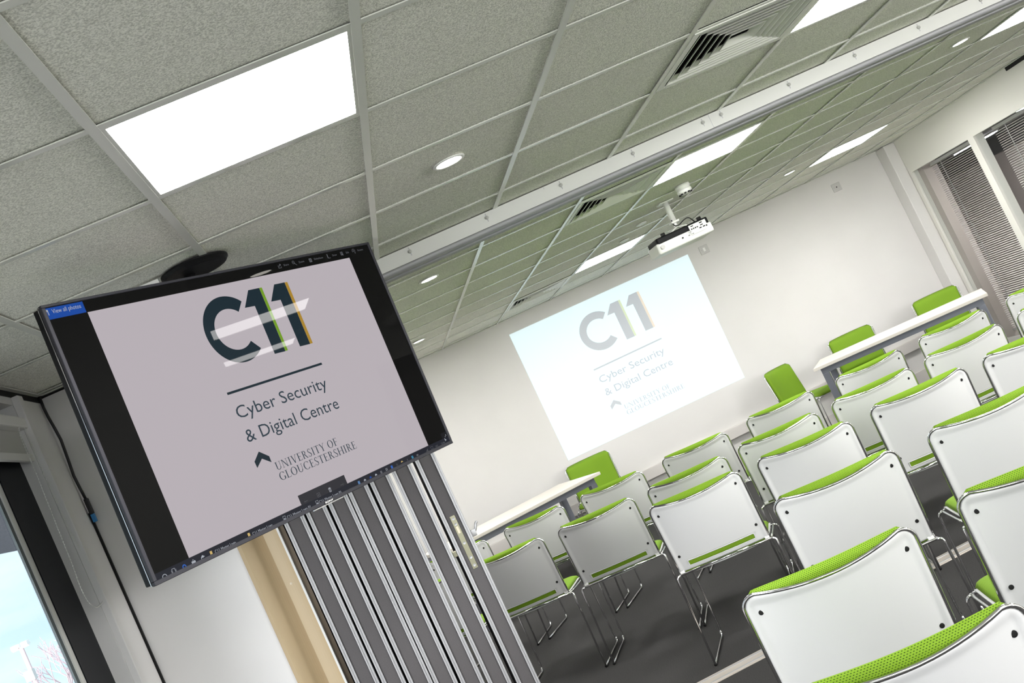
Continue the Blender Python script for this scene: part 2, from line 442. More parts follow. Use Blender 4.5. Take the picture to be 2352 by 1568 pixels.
# ------------------------------------------------------------------ folded partition panels
px = [-.231, -.134, -.036, .0565, .155, .255, .362]
pw = .088
plabel = ['leftmost folded grey partition panel, next to the beige jamb', 'second folded grey partition panel counted from the beige jamb',
          'third folded grey partition panel from the beige jamb, under the brand badge', 'fourth folded grey partition panel, the middle one of the stack',
          'fifth folded grey partition panel from the beige jamb, left of the bright gap', 'sixth folded grey partition panel, right of the bright gap',
          'rightmost folded grey partition panel, carrying the long lock plate']
def make_panel():
    t = thing('partition_panel', plabel[0], 'partition panel', (0, 2.95, .015), 0, 'folded partition panels')
    h = H-.125; L = 1.0; a = .017
    obj('panel_core', B(.006, pw-.006, .01, L, 0, h), M['fabric_gray'], t)
    obj('end_face', B(a+.002, pw-a-.002, 0, .012, .0, h), M['fabric_gray'], t)
    for s in (0, 1):
        x0 = 0 if s == 0 else pw-a
        bm = bmesh.new(); box(bm, x0, x0+a*.42, -.006, .03, 0, h, bev=.0015, segs=1); box(bm, x0+a*.54, x0+a, -.006, .03, 0, h, bev=.0015, segs=1)
        e = obj('edge_profile', bm, M['alu'], t)
        obj('profile_groove', B(x0+a*.40, x0+a*.56, -.003, .02, 0, h), M['alu2'], e)
    obj('seal', B(.012, pw-.012, .02, L-.02, -.01, 0), M['black'], t)
    return t
p0 = make_panel(); panels = [p0]
for k in range(1, 7): panels.append(copy_tree(p0))
for k, (p, x) in enumerate(zip(panels, px)):
    p.location.x = x+.003; p['label'] = plabel[k]
lp = panels[6]
bm = bmesh.new(); box(bm, .0335, .0565, -.002, .004, H-1.42-.015, H-1.181-.015, bev=.0008, segs=1)
pl = obj('lock_plate', bm, M['lockmetal'], lp)
bm = bmesh.new()
for zz in (1.195, 1.22, 1.305, 1.37, 1.405): lathe(bm, [(.006, 0), (.006, -.002), (.0035, -.0015), (.002, -.0005)], 14, 'y', (.045, -.002, H-zz-.015))
obj('plate_screw', bm, M['alu'], pl)
obj('latch_slot', B(.040, .050, -.0028, -.0015, H-1.275, H-1.245), M['beige2'], pl)
bm = bmesh.new(); box(bm, pw, pw+.022, .01, .035, H-1.315, H-1.285, bev=.003)
tube(bm, fillet([(pw+.015, .02, H-1.30), (pw+.028, .02, H-1.285), (pw+.034, .02, H-1.268), (pw+.044, .02, H-1.262)], .01), .006, 8)
bmesh.ops.recalc_face_normals(bm, faces=bm.faces)
obj('latch_hook', bm, M['alu'], lp, smooth=True)
obj('hinge_pin', B(-.018, 0, .015, .04, H-1.36, H-1.335, bev=.002), M['lockmetal'], lp)

# ------------------------------------------------------------------ ceiling lights
def make_light():
    t = thing('ceiling_light', '', 'ceiling light', (0, 0, H), 0, 'square LED ceiling panels')
    bm = bmesh.new(); a = .288; b = .278
    for r in ((-a, a, -a, -b), (-a, a, b, a), (-a, -b, -b, b), (b, a, -b, b)): box(bm, r[0], r[1], r[2], r[3], -.001, .012)
    obj('frame', bm, M['tee'], t)
    bm = bmesh.new()
    v = [bm.verts.new(p) for p in ((-b, -b, .002), (b, -b, .002), (b, b, .002), (-b, b, .002))]; bm.faces.new(v[::-1])
    bmesh.ops.bevel(bm, geom=list(bm.verts), offset=.012, segments=3, affect='VERTICES')
    obj('diffuser', bm, M['led'], t)
    obj('housing', B(-a, a, -a, a, .0125, .05), M['white'], t)
    return t
llab = {(0, 7): 'bright LED panel hidden behind the television, just beyond the track', (0, 12): 'bright LED panel hidden behind the television, near the front wall',
        (0, 1): 'large bright square LED panel above and left of the hanging screen', (4, 3): 'bright LED panel at the top edge beside the big air vent',
        (4, 7): 'bright LED panel just beyond the head track, above the smoke detector', (4, 12): 'bright LED panel above the projected slide, near the front wall',
        (8, 7): 'bright LED panel cut by the right edge of the picture, beyond the track', (8, 12): 'bright LED panel nearest the front right corner',
        (8, 3): 'bright LED panel in the rear half, on the right, outside the picture', (4, -2): 'bright LED panel in the middle of the ceiling behind the viewer',
        (8, -2): 'bright LED panel on the right of the ceiling behind the viewer', (0, -4): 'bright LED panel on the left of the ceiling behind the viewer'}
l0 = make_light(); first = True
for (i, j) in sorted(lights):
    l = l0 if first else copy_tree(l0); first = False
    l.location = (i*.6+.3, j*.6+.3, H); l['label'] = llab[(i, j)]
# downlights
def make_down():
    t = thing('downlight', '', 'downlight', (0, 0, H), 0, 'round recessed downlights')
    obj('bezel', LA([(.062, 0), (.060, -.004), (.050, -.005), (.046, -.001), (.046, .001)], 32), M['white'], t, smooth=True)
    obj('lens', LA([(.044, -.0025), (.001, -.0035)], 28), M['spot'], t)
    return t
d0 = make_down()
dl = [((.9, 2.1), 'round downlight in the near ceiling, right of the large square light'), ((.9, 4.5), 'round downlight just beyond the track, beside the hanging screen'),
      ((.9, 7.5), 'round downlight at the far left, close to the front wall'), ((4.5, 7.5), 'round downlight left of the far right square light'),
      ((4.5, 4.5), 'round downlight at the upper right, beyond the track')]
for k, (p, lab) in enumerate(dl):
    d = d0 if k == 0 else copy_tree(d0)
    d.location = (p[0], p[1], H); d['label'] = lab
# vents
def ring(bm, s, w, z0, z1):
    o = [bm.verts.new((x*s, y*s, z0)) for x, y in ((-1, -1), (1, -1), (1, 1), (-1, 1))]
    i = [bm.verts.new((x*(s-w-.004), y*(s-w-.004), z1)) for x, y in ((-1, -1), (1, -1), (1, 1), (-1, 1))]
    o2 = [bm.verts.new((x*(s-.0045), y*(s-.0045), z0-.0002)) for x, y in ((-1, -1), (1, -1), (1, 1), (-1, 1))]
    i2 = [bm.verts.new((x*(s-w-.006), y*(s-w-.006), z1-.003)) for x, y in ((-1, -1), (1, -1), (1, 1), (-1, 1))]
    for k in range(4):
        n = (k+1) % 4
        bm.faces.new((o[k], o[n], i[n], i[k])); bm.faces.new((o2[k], i2[k], i2[n], o2[n]))
        bm.faces.new((o[k], o2[k], o2[n], o[n])); bm.faces.new((i[k], i[n], i2[n], i2[k]))
def make_vent():
    t = thing('air_vent', '', 'air vent', (0, 0, H), 0, 'square four-way ceiling vents')
    bm = bmesh.new(); a = .288; b = .262
    for r in ((-a, a, -a, -b), (-a, a, b, a), (-a, -b, -b, b), (b, a, -b, b)): box(bm, r[0], r[1], r[2], r[3], -.004, .004)
    obj('frame', bm, M['louv'], t)
    for k in range(6):
        bm = bmesh.new(); ring(bm, .256-k*.036, .025, -.004, .018); bmesh.ops.recalc_face_normals(bm, faces=bm.faces)
        obj('louvre', bm, M['louv'], t)
    obj('duct_box', B(-a, a, -a, a, .12, .13), M['void'], t)
    bm = bmesh.new()
    for r in ((-a, a, -a, -a+.01), (-a, a, a-.01, a), (-a, -a+.01, -a, a), (a-.01, a, -a, a)): box(bm, r[0], r[1], r[2], r[3], .004, .12)
    obj('duct_side', bm, M['void'], t)
    return t
v0 = make_vent()
for k, ((i, j), lab) in enumerate(zip(sorted(vents), ['large square air vent in the near ceiling at the top of the picture', 'square air vent just beyond the head track, left of a light panel', 'square air vent farthest away, above the left of the slide'])):
    v = v0 if k == 0 else copy_tree(v0)
    v.location = (i*.6+.3, j*.6+.3, H); v['label'] = lab

# smoke detector
t = thing('smoke_detector', 'white round smoke detector on the ceiling above the projector', 'smoke detector', (2.765, 5.27, H))
obj('base', LA([(.052, 0), (.052, -.022), (.046, -.026), (.046, -.03)], 28), M['white'], t, smooth=True)
obj('sensor_head', LA([(.050, -.032), (.052, -.045), (.048, -.055), (.034, -.066), (.024, -.068)], 28), M['white'], t, smooth=True)
bm = bmesh.new()
for k in range(10):
    a = 2*PI*k/10; c = Vector((.041*math.cos(a), .041*math.sin(a), -.062))
    mtx = Matrix.Translation(c) @ Matrix.Rotation(a, 4, 'Z')
    bmesh.ops.create_cube(bm, size=1, matrix=mtx @ Matrix.Diagonal((.012, .014, .009, 1)))
obj('air_slots', bm, M['black'], t)
for (x, y), lab in (((2.729, 6.349), 'small flat white ceiling disc beyond the projector, the nearer one'), ((2.724, 6.957), 'small flat white ceiling disc close to the far light panel')):
    tag(obj('ceiling_disc', LA([(.042, 0), (.042, -.006), (.036, -.009)], 24), M['white'], loc=(x, y, H), smooth=False), lab, 'ceiling disc', 'small white ceiling discs')

# ------------------------------------------------------------------ projector
t = thing('projector', 'white ceiling projector with black top hanging from a short pole', 'projector', (2.765, 5.74, H))
obj('mount_plate', B(-.055, .055, -.04, .04, -.008, 0, bev=.003), M['white'], t)
obj('pole', T([(0, 0, -.005), (0, 0, -.15)], .021, 18), M['white'], t, smooth=True)
bm = bmesh.new(); box(bm, -.03, .03, -.03, .03, -.165, -.15, bev=.003); tube(bm, [(0, 0, -.16), (0, 0, -.2)], .013, 12)
for a in (40, 140, 220, 320):
    a = math.radians(a); tube(bm, [(0, 0, -.195), (.075*math.cos(a), .075*math.sin(a), -.215)], .005, 6)
bmesh.ops.recalc_face_normals(bm, faces=bm.faces)
obj('bracket', bm, M['white'], t)
ry = math.radians(3)
body = B(-.19, .24, -.02, .24, -.328, -.255, bev=.018, segs=4)
for v in body.verts:                      # chamfered left end as in a lens-forward projector
    if v.co.x < -.12: v.co.z += (-.12-v.co.x)*.12 if v.co.z > -.28 else 0; v.co.y += (-.12-v.co.x)*.5 if v.co.y < .1 else 0
bo = obj('body', body, M['white'], t, smooth=False)
top = B(-.178, .228, -.016, .236, -.262, -.212, bev=.012, segs=3)
for v in top.verts:
    if v.co.x < -.12: v.co.y += (-.12-v.co.x)*.5 if v.co.y < .1 else 0
obj('top_cover', top, M['blk'], t)
for x in (-.135, .155): obj('foot', B(x, x+.03, -.02, 0, -.215, -.195, bev=.003), M['black'], t)
pp = obj('port_panel', B(.07, .205, -.0225, -.0195, -.295, -.225, bev=.002), M['white'], t)
bm = bmesh.new()
for (x, z, w, h) in ((.095, -.236, .02, .007), (.165, -.236, .022, .008), (.165, -.253, .022, .007), (.15, -.270, .018, .008), (.178, -.270, .018, .008), (.05, -.287, .012, .004), (.082, -.287, .012, .004)):
    box(bm, x-w/2, x+w/2, -.0232, -.022, z-h/2, z+h/2)
lathe(bm, [(.006, 0), (.005, -.001)], 12, 'y', (.0, -.0205, -.285)); lathe(bm, [(.006, 0), (.005, -.001)], 12, 'y', (.198, -.0225, -.272))
obj('port', bm, M['black'], pp)
bm = bmesh.new()
for x in (.085, .1, .115, .13): lathe(bm, [(.0055, 0), (.0055, -.003), (.0025, -.003)], 10, 'y', (x, -.0225, -.256))
obj('jack', bm, M['hdmi'], pp)
bm = bmesh.new()
for x in (.072, .086): lathe(bm, [(.0055, 0), (.0055, -.003), (.0025, -.003)], 10, 'y', (x-.01, -.0225, -.268))
obj('speaker_grille', LA([(.016, 0), (.015, -.001)], 20, 'y', (-.155, -.006, -.285)), M['plate'], t)
obj('video_cable', bm, M['alu'], pp)
obj('power_cable', T(fillet([(-.02, -.02, -.14), (-.025, -.03, -.185), (.01, -.035, -.195), (.05, -.03, -.175), (.10, -.03, -.165), (.13, -.02, -.215)], .03), .004, 8), M['hdmi'], t, smooth=True)
obj('lens', LA([(.035, .24), (.035, .255), (.03, .256)], 24, 'y', (-.1, 0, -.28)), M['blk'], t)
t.rotation_euler = (0, 0, math.radians(2))

# ------------------------------------------------------------------ text helpers
def text_mesh(s, x0, x1, z0, cap, bold=0.):
    cu = bpy.data.curves.new('lettering', 'FONT'); cu.body = s; cu.size = 1.; cu.offset = bold; cu.resolution_u = 3
    ob = bpy.data.objects.new('tmp', cu); C.objects.link(ob)
    bpy.context.view_layer.update()
    me = bpy.data.meshes.new_from_object(ob.evaluated_get(bpy.context.evaluated_depsgraph_get()))
    cu2 = bpy.data.curves.new('capref', 'FONT'); cu2.body = 'H'; cu2.size = 1.
    ob2 = bpy.data.objects.new('tmp2', cu2); C.objects.link(ob2); bpy.context.view_layer.update()
    ch = max(v[1] for v in ob2.bound_box)
    bpy.data.objects.remove(ob); bpy.data.objects.remove(ob2)
    xs = [v.co.x for v in me.vertices]; a, b = min(xs), max(xs)
    for v in me.vertices:
        v.co = Vector((x0+(v.co.x-a)/(b-a)*(x1-x0), 0, z0+v.co.y/ch*cap))
    return me
def quad(bm, *p):
    vs = [bm.verts.new((a, 0, b)) for a, b in p]; bm.faces.new(vs)
def arc(bm, cx, cz, rx, rz, a0, a1, wh, wv, n=18):
    """stroke on an ellipse; wh = width where the stroke runs vertically, wv = where it runs flat"""
    pr = None
    for k in range(n+1):
        a = math.radians(a0+(a1-a0)*k/n); c, s = math.cos(a), math.sin(a)
        o = (cx+rx*c, cz+rz*s); w = wv+(wh-wv)*abs(c)**1.2
        i = (cx+(rx-w)*c, cz+(rz-w)*s)
        if pr: quad(bm, pr[0], o, i, pr[1])
        pr = (o, i)
TK, TN, SF = .13, .05, .035
def serif(bm, x, z, w, up): quad(bm, (x-w, z), (x+w, z), (x+w, z+SF*up), (x-w, z+SF*up))
def stem(bm, x, t=TK, z0=0, z1=1, sf=.11, b=True, tp=True):
    quad(bm, (x-t/2, z0), (x+t/2, z0), (x+t/2, z1), (x-t/2, z1))
    if b: serif(bm, x, z0, t/2+sf, 1)
    if tp: serif(bm, x, z1, t/2+sf, -1)
def diag(bm, p, q, w): quad(bm, (p[0]-w/2, p[1]), (p[0]+w/2, p[1]), (q[0]+w/2, q[1]), (q[0]-w/2, q[1]))
def glyph(bm, ch):
    if ch == ' ': return .32
    if ch == 'I': stem(bm, .2); return .42
    if ch == 'U':
        stem(bm, .17, z0=.3, b=False); stem(bm, .68, t=TN, z0=.3, b=False)
        arc(bm, .40, .32, .31, .33, 180, 360, .1, .06); return .86
    if ch == 'N':
        stem(bm, .14, t=TN); stem(bm, .74, t=TN); diag(bm, (.74, 0), (.16, 1), TK); return .92
    if ch == 'V': diag(bm, (.42, 0), (.14, 1), TK); diag(bm, (.42, 0), (.70, 1), TN); serif(bm, .14, 1, .16, -1); serif(bm, .70, 1, .13, -1); return .84
    if ch == 'Y': diag(bm, (.40, .45), (.12, 1), TK); diag(bm, (.40, .45), (.68, 1), TN); stem(bm, .40, z1=.48, tp=False); serif(bm, .12, 1, .15, -1); serif(bm, .68, 1, .12, -1); return .80
    if ch in 'EFL':
        stem(bm, .18)
        if ch != 'L': quad(bm, (.18, 1), (.58, 1), (.60, .78), (.55, .95)); quad(bm, (.2, .955), (.58, .955), (.58, 1), (.2, 1)); quad(bm, (.2, .49), (.48, .49), (.48, .54), (.2, .54)); quad(bm, (.46, .40), (.49, .40), (.49, .63), (.46, .63))
        if ch != 'F': quad(bm, (.2, 0), (.62, 0), (.62, .05), (.2, .05)); quad(bm, (.60, 0), (.63, 0), (.67, .24), (.64, .24))
        return .68
    if ch == 'H': stem(bm, .16); stem(bm, .74); quad(bm, (.2, .48), (.7, .48), (.7, .53), (.2, .53)); return .92
    if ch == 'T': stem(bm, .38, tp=False); quad(bm, (.04, .95), (.72, .95), (.72, 1), (.04, 1)); quad(bm, (.04, .78), (.07, .78), (.07, 1), (.04, 1)); quad(bm, (.69, .78), (.72, .78), (.72, 1), (.69, 1)); return .76
    if ch == 'R':
        stem(bm, .18); arc(bm, .34, .75, .24, .25, -90, 90, .12, .05); quad(bm, (.2, .95), (.36, .95), (.36, 1), (.2, 1)); quad(bm, (.2, .5), (.36, .5), (.36, .55), (.2, .55))
        diag(bm, (.68, 0), (.38, .52), TK); serif(bm, .70, 0, .12, 1); return .80
    if ch == 'O': arc(bm, .46, .5, .42, .52, 0, 360, .14, .04, 30); return .94
    if ch in 'CG':
        arc(bm, .48, .5, .44, .52, 48, 312 if ch == 'C' else 330, .14, .04, 26)
        quad(bm, (.74, .72), (.78, .72), (.78, 1.0), (.75, .93))
        if ch == 'C': quad(bm, (.74, .05), (.78, .02), (.80, .26), (.77, .26))
        else: quad(bm, (.68, .05), (.80, .05), (.80, .42), (.68, .42)); serif(bm, .74, .42, .14, -1)
        return .88
    if ch == 'S':
        arc(bm, .30, .755, .22, .27, 35, 215, .1, .05, 14); arc(bm, .30, .245, .24, .27, -145, 35, .1, .05, 14)
        quad(bm, (.12, .63), (.16, .72), (.50, .38), (.44, .27)); quad(bm, (.48, .74), (.51, .74), (.51, 1), (.49, .93)); quad(bm, (.05, 0), (.08, 0), (.08, .28), (.05, .28)); return .60
    return .5
def serif_mesh(s, x0, x1, z0, cap):
    bm = bmesh.new(); x = 0
    for ch in s:
        n0 = len(bm.verts); adv = glyph(bm, ch); bm.verts.ensure_lookup_table()
        for v in list(bm.verts)[n0:]: v.co.x += x
        x += adv+.05
    xs = [v.co.x for v in bm.verts]; a, b = min(xs), max(xs)
    for v in bm.verts: v.co.x = x0+(v.co.x-a)/(b-a)*(x1-x0); v.co.z = z0+v.co.z*cap
    return bm
def poly(pts):
    bm = bmesh.new(); bm.faces.new([bm.verts.new((a, 0, b)) for a, b in pts]); return bm
def rect(x0, x1, z0, z1): return poly([(x0, z0), (x1, z0), (x1, z1), (x0, z1)])
def cshape():
    bm = bmesh.new(); cx, cz = .632, -.1992
    pr = None; n = 56
    for k in range(n+1):
        a = 47+(313-47)*k/n; r = math.radians(a); c, s = math.cos(r), math.sin(r)
        o = (cx+.1178*c, cz+.1145*s); i = (cx+.0745*c, cz+.0705*s)
        if pr: quad(bm, pr[0], o, i, pr[1])
        pr = (o, i)
    return bm
def one(dx):
    return poly([(.7605+dx, -.315), (.811+dx, -.3165), (.811+dx, -.084), (.7598+dx, -.0835), (.7155+dx, -.1394), (.7605+dx, -.1408)])
def logo_items():
    """(name, mesh or bmesh, ink key) in screen metres, z measured down from the top edge"""
    L = [('logo_letter', cshape(), 'ink'), ('logo_numeral', one(0), 'ink'), ('logo_numeral', one(.1238), 'ink'),
         ('logo_stripe', rect(.8112, .8235, -.3158, -.084), 'green'), ('logo_stripe', rect(.935, .9485, -.3162, -.0846), 'yellow'),
         ('logo_rule', rect(.5031, .9504, -.3984, -.3905), 'ink'),
         ('slide_text', text_mesh('Cyber Security', .5075, .933, -.481, .040), 'text'),
         ('slide_text', text_mesh('& Digital Centre', .5062, .9477, -.5610, .040), 'text'),
         ('crest_chevron', poly([(.5006, -.6462), (.4995, -.6247), (.5315, -.5996), (.5645, -.6255), (.5640, -.6462), (.5326, -.6243)][::-1]), 'ink'),
         ('slide_text', serif_mesh('UNIVERSITY OF', .5722, .8715, -.6775, .0262), 'text'),
         ('slide_text', serif_mesh('GLOUCESTERSHIRE', .5717, .9505, -.7128, .0262), 'text')]
    return L

# ------------------------------------------------------------------ projected slide on the front wall, its light painted as a glowing sheet
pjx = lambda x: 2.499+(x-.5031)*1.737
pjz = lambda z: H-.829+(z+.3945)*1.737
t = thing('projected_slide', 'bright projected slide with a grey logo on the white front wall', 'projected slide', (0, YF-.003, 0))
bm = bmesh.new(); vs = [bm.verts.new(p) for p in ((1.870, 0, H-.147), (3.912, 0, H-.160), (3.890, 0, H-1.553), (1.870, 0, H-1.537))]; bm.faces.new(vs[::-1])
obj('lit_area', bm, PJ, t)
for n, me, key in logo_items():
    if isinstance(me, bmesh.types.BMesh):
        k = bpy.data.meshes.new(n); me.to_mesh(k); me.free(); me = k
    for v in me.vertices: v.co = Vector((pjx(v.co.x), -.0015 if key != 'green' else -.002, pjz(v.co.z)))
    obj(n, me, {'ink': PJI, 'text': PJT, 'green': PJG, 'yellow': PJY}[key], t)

# ------------------------------------------------------------------ hanging TV
TW, TH = 1.448, .842
tvR = [[0.67079522520319, -0.7409027481131406, 0.03311923433592266], [0.7415998186369882, 0.6696076453202796, -0.04068550511197942], [0.007967110027349058, 0.051852860741011926, 0.9986229548687459]]
tv = thing('television', 'large black flat screen television hanging from the ceiling, showing the logo slide', 'television')
mt = Matrix.Identity(4)
for i in range(3):
    for j in range(3): mt[i][j] = tvR[i][j]
mt[0][3], mt[1][3], mt[2][3] = .04895, 1.98265, H-.49454
tv.matrix_world = mt
hw, hh = TW/2, TH/2
obj('cabinet', B(-hw+.004, hw-.004, .012, .05, -hh+.004, hh-.004, bev=.004), M['blk'], tv)
obj('rear_housing', B(-.45, .45, .05, .085, -.36, .15, bev=.01), M['blk'], tv)
bm = bmesh.new()
bt, bs, bb = .0087, .0122, .0125
for (x0, x1, z0, z1) in ((-hw, hw, hh-bt, hh), (-hw, hw, -hh, -hh+bb), (-hw, -hw+bs, -hh+bb, hh-bt), (hw-bs, hw, -hh+bb, hh-bt)):
    box(bm, x0, x1, 0, .014, z0, z1, bev=.0015, segs=1)
bmesh.ops.recalc_face_normals(bm, faces=bm.faces)
obj('bezel', bm, M['tvframe'], tv)
for x in (-hw-.0005, hw-.0025): obj('side_strip', B(x, x+.003, .0165, .0195, -hh+.002, hh-.002), M['tvsilver'], tv)
scn = obj('screen', B(-hw+.01, hw-.01, .004, .012, -hh+.008, hh-.006), SCB, tv)
bd = obj('brand_badge', B(-.0195, .0255, -.0012, 0, -hh+.001, -hh+.0085), M['blk'], tv)
k = text_mesh('SONY', -.0172, .0240, -hh+.0022, .0055, bold=.03)
for v in k.vertices: v.co.y = -.0016
M['badge'] = mat('badge_silver', (.85, .85, .85), .3, metal=.3, emit=(.8, .8, .8), estr=.25)  # faint emission painted in to brighten the silver letters
obj('badge_lettering', k, M['badge'], bd)
obj('light_bar', B(-.075, .070, -.001, .004, -hh-.004, -hh-.001), M['tvsilver'], tv)
ox, oz = -hw, hh
def scr(n, me, m, y):
    if isinstance(me, bmesh.types.BMesh):
        k = bpy.data.meshes.new(n); me.to_mesh(k); me.free(); me = k
    for v in me.vertices: v.co = Vector((v.co.x+ox, y, v.co.z+oz))
    o = obj(n, me, m, scn); return o
Y1, Y2, Y3, Y4 = .0034, .0030, .0026, .0022
scr('slide_image', rect(.1383, 1.3087, -.8105, -.0450), SCS, Y1)
scr('taskbar', rect(.0105, 1.437, -.833, -.8107), SCTB, Y1)
for n, me, key in logo_items():
    scr(n, me, {'ink': SCT, 'text': SCK, 'green': SCG, 'yellow': SCY}[key], Y2)
scr('photos_button', rect(.0130, .1355, -.0443, -.0105), SCBL, Y1)
scr('button_text', text_mesh('View all photos', .0301, .1250, -.0285, .0125), SCW, Y2)
scr('button_icon', poly([(.0130, -.0150), (.0185, -.0150), (.0185, -.0315), (.0160, -.0315), (.0160, -.0220), (.0130, -.0200)][::-1]), SCW, Y2)
for s, a, b in (('Share', .9640, .9895), ('Zoom', 1.0406, 1.0695), ('Slideshow', 1.1224, 1.1713), ('Draw', 1.2235, 1.2483), ('Edit', 1.3015, 1.3181), ('Rotate', 1.3697, 1.4012)):
    scr('toolbar_text', text_mesh(s, a, b, -.0270, .0068), SCDW, Y2)
def ringm(cx, cz, r, w, a0=0, a1=360):
    bm = bmesh.new(); arc(bm, cx, cz, r, r, a0, a1, w, w, 20); return bm
def multi(*fs):
    bm = bmesh.new()
    for f in fs:
        if f[0] == 'r': quad(bm, (f[1], f[3]), (f[2], f[3]), (f[2], f[4]), (f[1], f[4]))
        elif f[0] == 'a': arc(bm, *f[1:])
        elif f[0] == 'q': quad(bm, *f[1:])
    return bm
def frame_(x0, x1, z0, z1, w): return [('r', x0, x1, z0, z0+w), ('r', x0, x1, z1-w, z1), ('r', x0, x0+w, z0, z1), ('r', x1-w, x1, z0, z1)]
def icon(me, m=SCDW): return scr('toolbar_icon', me, m, Y2)
icon(multi(('r', .936, .9375, -.0315, -.0205), ('r', .936, .951, -.0315, -.030), ('r', .9495, .951, -.0315, -.025), ('a', .9475, -.0275, .008, .009, 95, 180, .0018, .0018), ('q', (.9465, -.0150), (.953, -.0195), (.9465, -.0240), (.9465, -.0195))))
icon(multi(('a', 1.0150, -.0205, .0062, .0062, 0, 360, .0016, .0016), ('q', (1.0185, -.0250), (1.0200, -.0240), (1.0285, -.0320), (1.0270, -.0330)), ('r', 1.0125, 1.0175, -.0212, -.0198)))
icon(multi(*frame_(1.0960, 1.1095, -.0320, -.0180, .0030), ('q', (1.1012, -.0285), (1.1012, -.0215), (1.1060, -.0250), (1.1060, -.0250+.0001))))
icon(multi(('q', (1.1950, -.0150), (1.1990, -.0150), (1.1990, -.0320), (1.1950, -.0300)), ('r', 1.2000, 1.2100, -.0320, -.0303)))
icon(multi(*frame_(1.2700, 1.2830, -.0300, -.0170, .0018), ('q', (1.2730, -.0280), (1.2780, -.0220), (1.2830, -.0300), (1.2830, -.0320)), ('a', 1.2765, -.0235, .0035, .0035, 0, 180, .0015, .0015)))
icon(multi(('a', 1.3460, -.0230, .0085, .0085, -60, 215, .0018, .0018), ('a', 1.3460, -.0230, .0025, .0025, 0, 360, .0024, .0024), ('q', (1.3480, -.0300), (1.3540, -.0300), (1.3510, -.0345), (1.3509, -.0345))))
icon(multi(('r', 1.4293, 1.4305, -.0246, -.0234)))
# popup bar with its symbols
scr('popup_bar', rect(.6110, .8399, -.8120, -.7785), SCPU, Y2)
icon(multi(('r', .6270, .6430, -.8058, -.8048), ('q', (.6270, -.8053), (.6275, -.8045), (.6340, -.7985), (.6330, -.7990)), ('q', (.6270, -.8053), (.6275, -.8061), (.6340, -.8121), (.6330, -.8116)))).location.y = -.0006
icon(multi(*frame_(.6900, .7040, -.8110, -.7975, .0010), ('r', .6945, .6995, -.8060, -.8030))).location.y = -.0006
icon(multi(*frame_(.7480, .7580, -.8120, -.8000, .0012), ('r', .7460, .7600, -.8000, -.7988), ('r', .7505, .7555, -.7988, -.7965), ('r', .7510, .7516, -.8110, -.8010), ('r', .7527, .7533, -.8110, -.8010), ('r', .7544, .7550, -.8110, -.8010)), SCW).location.y = -.0006
icon(multi(('r', .8060, .8220, -.8064, -.8054), ('q', (.8220, -.8059), (.8215, -.8051), (.8150, -.7991), (.8160, -.7996)), ('q', (.8220, -.8059), (.8215, -.8067), (.8150, -.8127), (.8160, -.8122)))).location.y = -.0006
# task bar entries, their lower half hidden by the bezel
for x0, x1 in ((.2296, .3119), (.3829, .4683), (.5355, .6442), (.6878, .7967)):
    s = 'C11 Master Logo' if x1 < .5 else 'C11 Master Logo 01'
    scr('taskbar_text', text_mesh(s, x0, x1, -.8315, .0095), SCW, Y3)
def tb(me, m): return scr('taskbar_icon', me, m, Y3)
tb(ringm(.0405, -.8300, .0085, .002, 0, 180), SCW)
tb(multi(*frame_(.0690, .0800, -.8330, -.8180, .0012), ('r', .0662, .0672, -.833, -.8215), ('r', .0820, .0830, -.833, -.8215)), SCW)
tb(ringm(.1123, -.8275, .0070, .0035, -20, 200), screen_mat('screen_edge_blue', srgb(50, 100, 190), .9))
tb(multi(('r', .1400, .1545, -.8330, -.8235), ('a', .1472, -.8235, .0035, .0045, 0, 180, .001, .001)), SCW)
tb(multi(('q', (.1755, -.8250), (.1830, -.8190), (.1905, -.8250), (.1830, -.8270)), ('r', .1755, .1775, -.833, -.825)), SCW)
tb(rect(.2110, .2195, -.8285, -.8190), SCF); tb(rect(.3645, .3732, -.8280, -.8185), SCF)
for x in (.524, .6782): tb(multi(*frame_(x-.006, x+.006, -.831, -.818, .0010), ('q', (x-.004, -.829), (x-.001, -.824), (x+.005, -.829), (x+.005, -.83))), SCW)
for k, x in enumerate((.8927, .924, .955, .9852, 1.015, 1.0455, 1.0761, 1.1066, 1.1364, 1.1683, 1.1992, 1.2296, 1.2902)):
    z = -.8250
    if k in (0, 6, 10): tb(rect(x-.005, x+.005, z-.005, z+.006), screen_mat('screen_tray_%d' % k, srgb(*((90, 130, 180), (50, 100, 190), (60, 130, 165))[(0, 6, 10).index(k)]), .9))
    elif k in (1, 2, 3): tb(multi(('a', x, z-.003, .0055, .0065, 0, 180, .0045, .0045)), SCBL if k == 2 else SCW)
    elif k == 4: tb(rect(x-.0045, x+.0045, z-.006, z+.005), SCDW)
    elif k == 5: tb(multi(*[('r', x+a, x+a+.003, z+b, z+b+.003) for a in (-.004, .002) for b in (-.003, .002)]), SCW)
    elif k == 7: tb(ringm(x, z, .0035, .001), SCDW)
    elif k == 8: tb(ringm(x, z, .0055, .003, 0, 180), SCF)
    elif k == 9: tb(rect(x-.001, x+.001, z-.005, z+.004), SCDW)
    elif k == 11: tb(rect(x-.0055, x+.0055, z-.003, z+.003), SCDW)
    else: tb(multi(('r', x-.005, x-.003, z-.004, z), ('r', x-.001, x+.001, z-.004, z+.002), ('r', x+.003, x+.005, z-.004, z+.005)), SCDW)
tb(multi(*frame_(1.3150, 1.3280, -.8290, -.8190, .0009)), SCDW)
scr('taskbar_text', text_mesh('ENG', 1.345, 1.359, -.8285, .006), SCDW, Y3)
scr('taskbar_text', text_mesh('12:46', 1.382, 1.404, -.8290, .007), SCDW, Y3)
